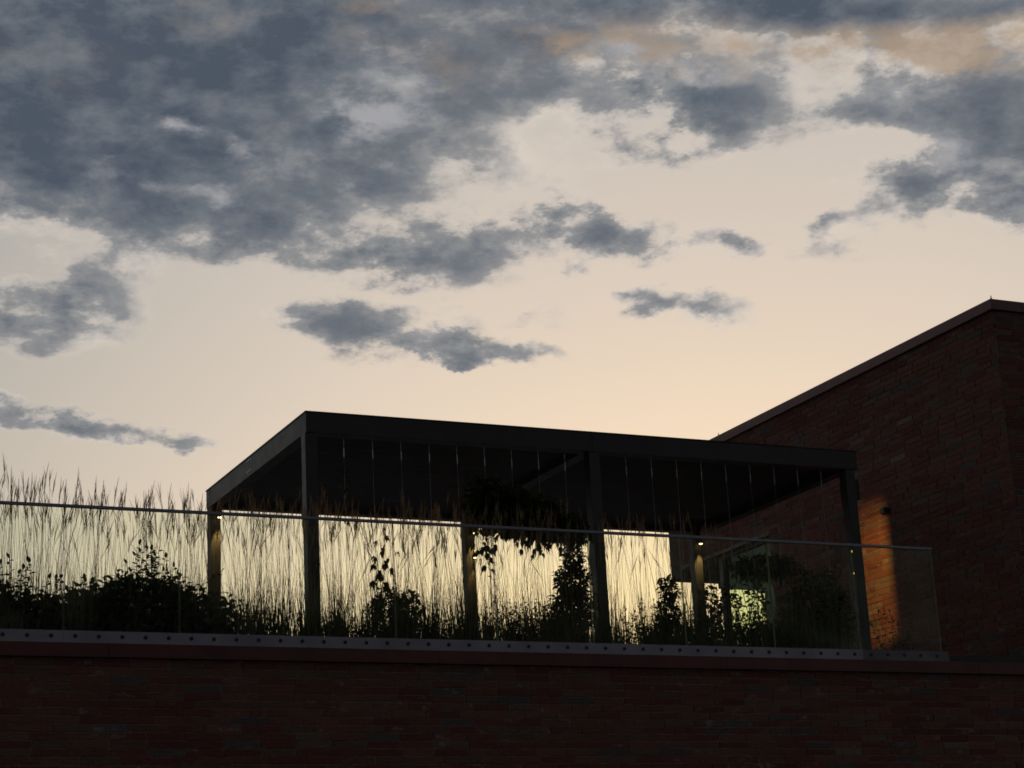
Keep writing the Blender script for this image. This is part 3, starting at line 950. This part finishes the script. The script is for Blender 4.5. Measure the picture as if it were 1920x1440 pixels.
plant('creeper', 'big overhanging creeper mass under the pergola beam left of the middle post', 'climbing plant', (0.45, CABLE_Y, 4.52), 151, M['creeper'],
      clumps=[((0.16, 1.0, 6.14), (.21, .2, .25), 1200), ((0.45, 1.0, 6.07), (.27, .22, .22), 1400), ((0.75, 1.0, 6.00), (.25, .2, .19), 1200), ((1.0, 1.0, 5.93), (.20, .18, .12), 650), ((1.17, 1.0, 5.88), (.10, .12, .07), 180)],
      shoots=hang, ln=0.085, wd=0.045, curl=0.4, trunk=False)
cone = []
for k in range(26):
    z = 4.85 + 0.92 * k / 26
    w = 0.04 + 0.22 * (5.85 - z)
    a = RR.uniform(0, 6.3)
    cone.append(dict(a=(1.09, CABLE_Y, z), b=(1.09 + math.cos(a) * w, CABLE_Y - abs(math.sin(a)) * w * 0.8, z - 0.03), ln=0.055, wd=0.028, gap=0.03, n=3, drop=True, start=0.3))
plant('creeper', 'dense cone-shaped creeper beside the middle front pergola post', 'climbing plant', (1.05, CABLE_Y, 4.52), 163, M['creeper'],
      clumps=[((1.09, 1.0, 5.62), (.105, .10, .17), 420), ((1.06, 1.0, 5.36), (.19, .14, .21), 1100), ((1.02, .98, 5.08), (.25, .17, .24), 1800), ((0.93, .95, 4.82), (.27, .2, .22), 1500), ((0.72, .95, 4.80), (.14, .15, .16), 380)],
      shoots=cone, ln=0.055, wd=0.028)
plant('creeper', 'creeper with a nodding leafy top in the right bay', 'climbing plant', (2.15, CABLE_Y, 4.52), 173, M['creeper'],
      clumps=[((2.17, 1.0, 5.33), (.10, .10, .13), 210), ((2.14, 1.0, 5.05), (.11, .12, .22), 420), ((2.12, .95, 4.78), (.30, .2, .17), 1000)],
      shoots=[dict(a=(2.12, CABLE_Y, 4.8), b=(2.15, CABLE_Y, 5.52), ln=0.10, wd=0.05, gap=0.045, fan=4, drop=True, start=0.3, amp=0.02),
              dict(a=(2.2, CABLE_Y, 4.8), b=(2.42, CABLE_Y, 5.42), ln=0.03, wd=0.015, gap=0.12, start=0.5, r=0.002),
              dict(a=(2.0, CABLE_Y, 4.8), b=(1.86, CABLE_Y, 5.16), ln=0.05, wd=0.026, gap=0.045, start=0.4)], ln=0.066, wd=0.032)
plant('leafy_shrub', 'open leafy shrub against the greenish window right of the rear post', 'shrub', (2.75, 0.6, 4.52), 181, M['leaf'],
      clumps=[((2.62, .6, 4.76), (.26, .2, .18), 380), ((2.98, .6, 4.76), (.26, .2, .19), 420), ((2.52, .8, 5.12), (.10, .12, .24), 240), ((2.70, .7, 5.16), (.10, .10, .16), 120), ((3.02, .7, 5.22), (.10, .10, .20), 150), ((2.84, .65, 4.92), (.22, .12, .10), 110)],
      shoots=[dict(a=(2.5 + 0.07 * k, .6, 4.6), b=(2.42 + 0.085 * k + RR.uniform(-.05, .05), .6, 5.12 + RR.uniform(-.1, .16)), ln=0.07, wd=0.036, gap=0.045, start=0.35) for k in range(9)], ln=0.068, wd=0.034)
plant('leafy_shrub', 'tall dark shrub mass behind the glass near the right front post', 'shrub', (3.5, 0.75, 4.52), 191, M['leaf'],
      clumps=[((3.22, .85, 5.56), (.40, .22, .12), 1000), ((3.80, .8, 5.10), (.40, .28, .46), 2600), ((3.55, .75, 4.72), (.40, .25, .22), 900)],
      shoots=[dict(a=(2.95, .85, 5.55), b=(2.66, .85, 5.52), ln=0.07, wd=0.034, gap=0.03), dict(a=(3.0, .85, 5.5), b=(2.84, .85, 5.36), ln=0.07, wd=0.034, gap=0.03, drop=True)], ln=0.066, wd=0.032)
plant('leafy_seedling', 'few thin leafy stems against the orange lit brick patch', 'plant', (4.42, 0.35, 4.52), 197, M['perennial'],
      shoots=[dict(a=(4.34 + 0.02 * k, .35, 4.52), b=(4.16 + 0.042 * k + RR.uniform(-.04, .04), .35, 4.98 + RR.uniform(-.22, .16)), ln=0.06, wd=0.03, gap=0.032, start=0.25, r=0.003) for k in range(13)]
      + [dict(a=(4.36, .35, 4.52), b=(4.24, .35, 5.32), ln=0.05, wd=0.02, gap=0.2, start=0.6, r=0.003, amp=0.05), dict(a=(4.2, .35, 4.9), b=(4.12, .35, 5.52), ln=0.04, wd=0.016, gap=0.12, start=0.7, r=0.002, amp=0.04)], ln=0.06, wd=0.03)
for lab, mt, (x, y, z) in (('tiny yellow glowing disc added as a bright spot behind the glass beside the right front post', 'glow_yellow', (4.455, 1.03, 5.82)),
                           ('tiny orange glowing disc added as a bright spot below the yellow one beside the right front post', 'glow_orange', (4.452, 1.03, 5.58))):
    t = empty('added_glow', (x, y, z))  # added glow for a bright spot; can, lens and bracket are made up
    tag(t, lab, 'bright spot')
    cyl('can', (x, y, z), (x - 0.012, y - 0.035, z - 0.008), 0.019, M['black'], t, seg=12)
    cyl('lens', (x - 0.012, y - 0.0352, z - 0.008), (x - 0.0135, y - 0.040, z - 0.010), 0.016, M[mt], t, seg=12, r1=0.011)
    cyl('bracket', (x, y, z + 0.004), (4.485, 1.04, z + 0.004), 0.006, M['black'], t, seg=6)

# ------------------------------------------------------------------ reed grass
G, H, B = Foliage(301), Foliage(302), Foliage(303)
rg = random.Random(404)


def dens(x):
    """how thickly the grass stands along the planter"""
    if x < 0.1:
        return 1.0
    if x < 2.4:
        return 0.52
    return 0.40


clumps = []
x = -6.2
while x < 4.0:
    for row_y in (0.28, 0.60, 0.90):
        clumps.append((x + rg.uniform(-.07, .07), row_y + rg.uniform(-.07, .07)))
    x += 0.20
for cx, cy in clumps:
    d = dens(cx) * (0.45 + 1.1 * (0.5 + 0.9 * noise.noise(Vector((cx * 2.3, cy * 3.1, 4.0)))))
    tall = 1.32 + (0.10 if cx < -4.3 else 0.0) + 0.07 * noise.noise(Vector((cx * 1.3, cy * 2, 0))) - (0.05 if cx > 2 else 0)
    for k in range(int(10 * d + rg.random())):
        a, rr = rg.uniform(0, 6.283), 0.10 * math.sqrt(rg.random())
        p0 = Vector((cx + rr * math.cos(a), cy + rr * math.sin(a), 4.51))
        h = tall * rg.triangular(0.72, 1.10, 1.0)
        lean = Vector((rg.gauss(0.012, 0.075), rg.gauss(0, 0.05), 0)) * h + Vector((math.cos(a), math.sin(a), 0)) * 0.07 * rg.random()
        if rg.random() < 0.07:
            lean += Vector((rg.choice((-1, 1)) * rg.uniform(0.15, 0.45), 0, 0))
            h *= 0.93
        pts = [p0 + lean * (t ** 1.7) + Vector((0, 0, h * t)) for t in (0, .25, .5, .75, 1)]
        G.tube(pts, [0.0018, 0.0017, 0.0015, 0.0012, 0.0008], 3)
        # feathery seed head: narrow spike with a few ascending branchlets
        hl = rg.uniform(0.16, 0.27)
        up = (pts[-1] - pts[-2]).normalized()
        sd = Vector((1, rg.uniform(-.8, .8), 0)).normalized()
        b0 = pts[-1] - up * hl * 0.55
        bend = Vector((rg.gauss(0, 0.02), 0, 0))
        H.ribbon([b0, b0 + up * hl * .25, b0 + up * hl * .6 + bend * .4, b0 + up * hl * .85 + bend * .75, b0 + up * hl + bend], [0.0015, 0.0055, 0.0052, 0.0036, 0.001], sd)
        for j in range(rg.choice((2, 3, 4, 5))):
            b1 = b0 + up * (hl * rg.uniform(-0.15, 0.4))
            dirn = (up + Vector((rg.gauss(0, 0.16), rg.gauss(0, 0.12), 0))).normalized()
            ln = rg.uniform(0.07, 0.15)
            H.ribbon([b1, b1 + dirn * ln * 0.5, b1 + dirn * ln], [0.0012, 0.0032, 0.0007], sd)
    # leaf blades
    for k in range(int((60 if cx < -2.8 else 52 if cx < 0.1 else 38) * (0.6 + 0.4 * d))):
        a, rr = rg.uniform(0, 6.283), 0.09 * math.sqrt(rg.random())
        p0 = Vector((cx + rr * math.cos(a), cy + rr * math.sin(a), 4.51))
        ln = rg.triangular(0.18, 1.0, 0.40)
        out = Vector((math.cos(a + rg.gauss(0, .5)), math.sin(a + rg.gauss(0, .5)), 0))
        sp = rg.uniform(0.03, 0.24) * ln
        dr = rg.random() ** 3 * 0.35 * ln
        pts = [p0 + out * (sp * t ** 1.6) + Vector((0, 0, ln * t - dr * t ** 3)) for t in (0, .3, .6, .85, 1)]
        sd = Vector((-out.y, out.x, 0))
        sd = (sd + Vector((rg.uniform(-.6, .6), rg.uniform(-.6, .6), 0))).normalized()
        w = rg.uniform(0.004, 0.0075)
        B.ribbon(pts, [w * 0.8, w, w * 0.85, w * 0.5, w * 0.1], sd)
    # short dense blades at the foot
    for k in range(26 if cx < 2.6 else 16):
        a, rr = rg.uniform(0, 6.283), 0.12 * math.sqrt(rg.random())
        p0 = Vector((cx + rr * math.cos(a), cy + rr * math.sin(a), 4.51))
        ln = rg.uniform(0.10, 0.36) + 0.10 * cy
        out = Vector((math.cos(a), math.sin(a), 0)) * rg.uniform(0.02, 0.22) * ln
        w = rg.uniform(0.005, 0.009)
        B.ribbon([p0, p0 + out * 0.3 + Vector((0, 0, ln * 0.5)), p0 + out + Vector((0, 0, ln))], [w, w, w * 0.15], Vector((rg.uniform(.4, 1), rg.uniform(-.7, .7), 0)).normalized())
    # a long arching blade here and there
    for k in range(2 if d > 0.6 else 1):
        a = rg.uniform(0, 6.283)
        out = Vector((math.cos(a), math.sin(a) * 0.4, 0))
        ln, sp = rg.uniform(0.7, 1.1), rg.uniform(0.1, 0.45)
        pts = [Vector((cx, cy, 4.51)) + out * (sp * t ** 2.2) + Vector((0, 0, ln * (t - 0.32 * t ** 4))) for t in (0, .2, .4, .6, .8, .92, 1)]
        w = rg.uniform(0.004, 0.006)
        B.ribbon(pts, [w, w, w, w * .8, w * .6, w * .4, w * .1], Vector((-out.y, out.x, 0.2)).normalized())
tag(G.build('grass_stalks', M['straw']), 'thin upright straw stalks of reed grass behind the glass', 'grass', kind='stuff')
tag(H.build('grass_seed_heads', M['straw']), 'feathery reed grass seed heads rising above the top rail', 'grass', kind='stuff')
tag(B.build('grass_blades', M['blade']), 'dark green grass blades crowding the planter behind the glass', 'grass', kind='stuff')

# low perennials between the grasses: thin stems with small leaves and round seed heads
P = Foliage(505)
rp = random.Random(606)


def low_zone():
    u = rp.random()
    if u < 0.30:
        return rp.uniform(-0.0, 0.85), 0.50
    if u < 0.60:
        return rp.uniform(1.50, 2.42), 0.52
    if u < 0.78:
        return rp.uniform(2.4, 3.4), 0.40
    return rp.uniform(-2.9, 0.0), 0.34


for k in range(760):
    x, top = low_zone()
    y = rp.uniform(0.25, 1.0)
    h = top * rp.triangular(0.35, 1.15, 0.7) + 0.12 * y
    p0 = Vector((x, y, 4.51))
    p1 = p0 + Vector((rp.gauss(0, 0.05), rp.gauss(0, 0.04), h))
    P.r = rp
    P.tube([p0, p0.lerp(p1, .5) + Vector((rp.gauss(0, .01), 0, 0)), p1], [0.0018, 0.0016, 0.0012], 3)
    for j in range(rp.randint(7, 15)):
        q = p0.lerp(p1, rp.uniform(0.15, 0.95))
        P.leaf(q, P.rdir(0.5), rp.uniform(0.026, 0.050), rp.uniform(0.014, 0.024), 0.2)
    if rp.random() < 0.6:
        for j in range(8):
            P.leaf(p1 + Vector((rp.uniform(-.007, .007), rp.uniform(-.007, .007), rp.uniform(-.006, .008))), P.rdir(0.2), 0.016, 0.012, 0.1)
tag(P.build('perennials', M['perennial']), 'low mixed perennials with small leaves and round seed heads between the grasses', 'ground cover', kind='stuff')
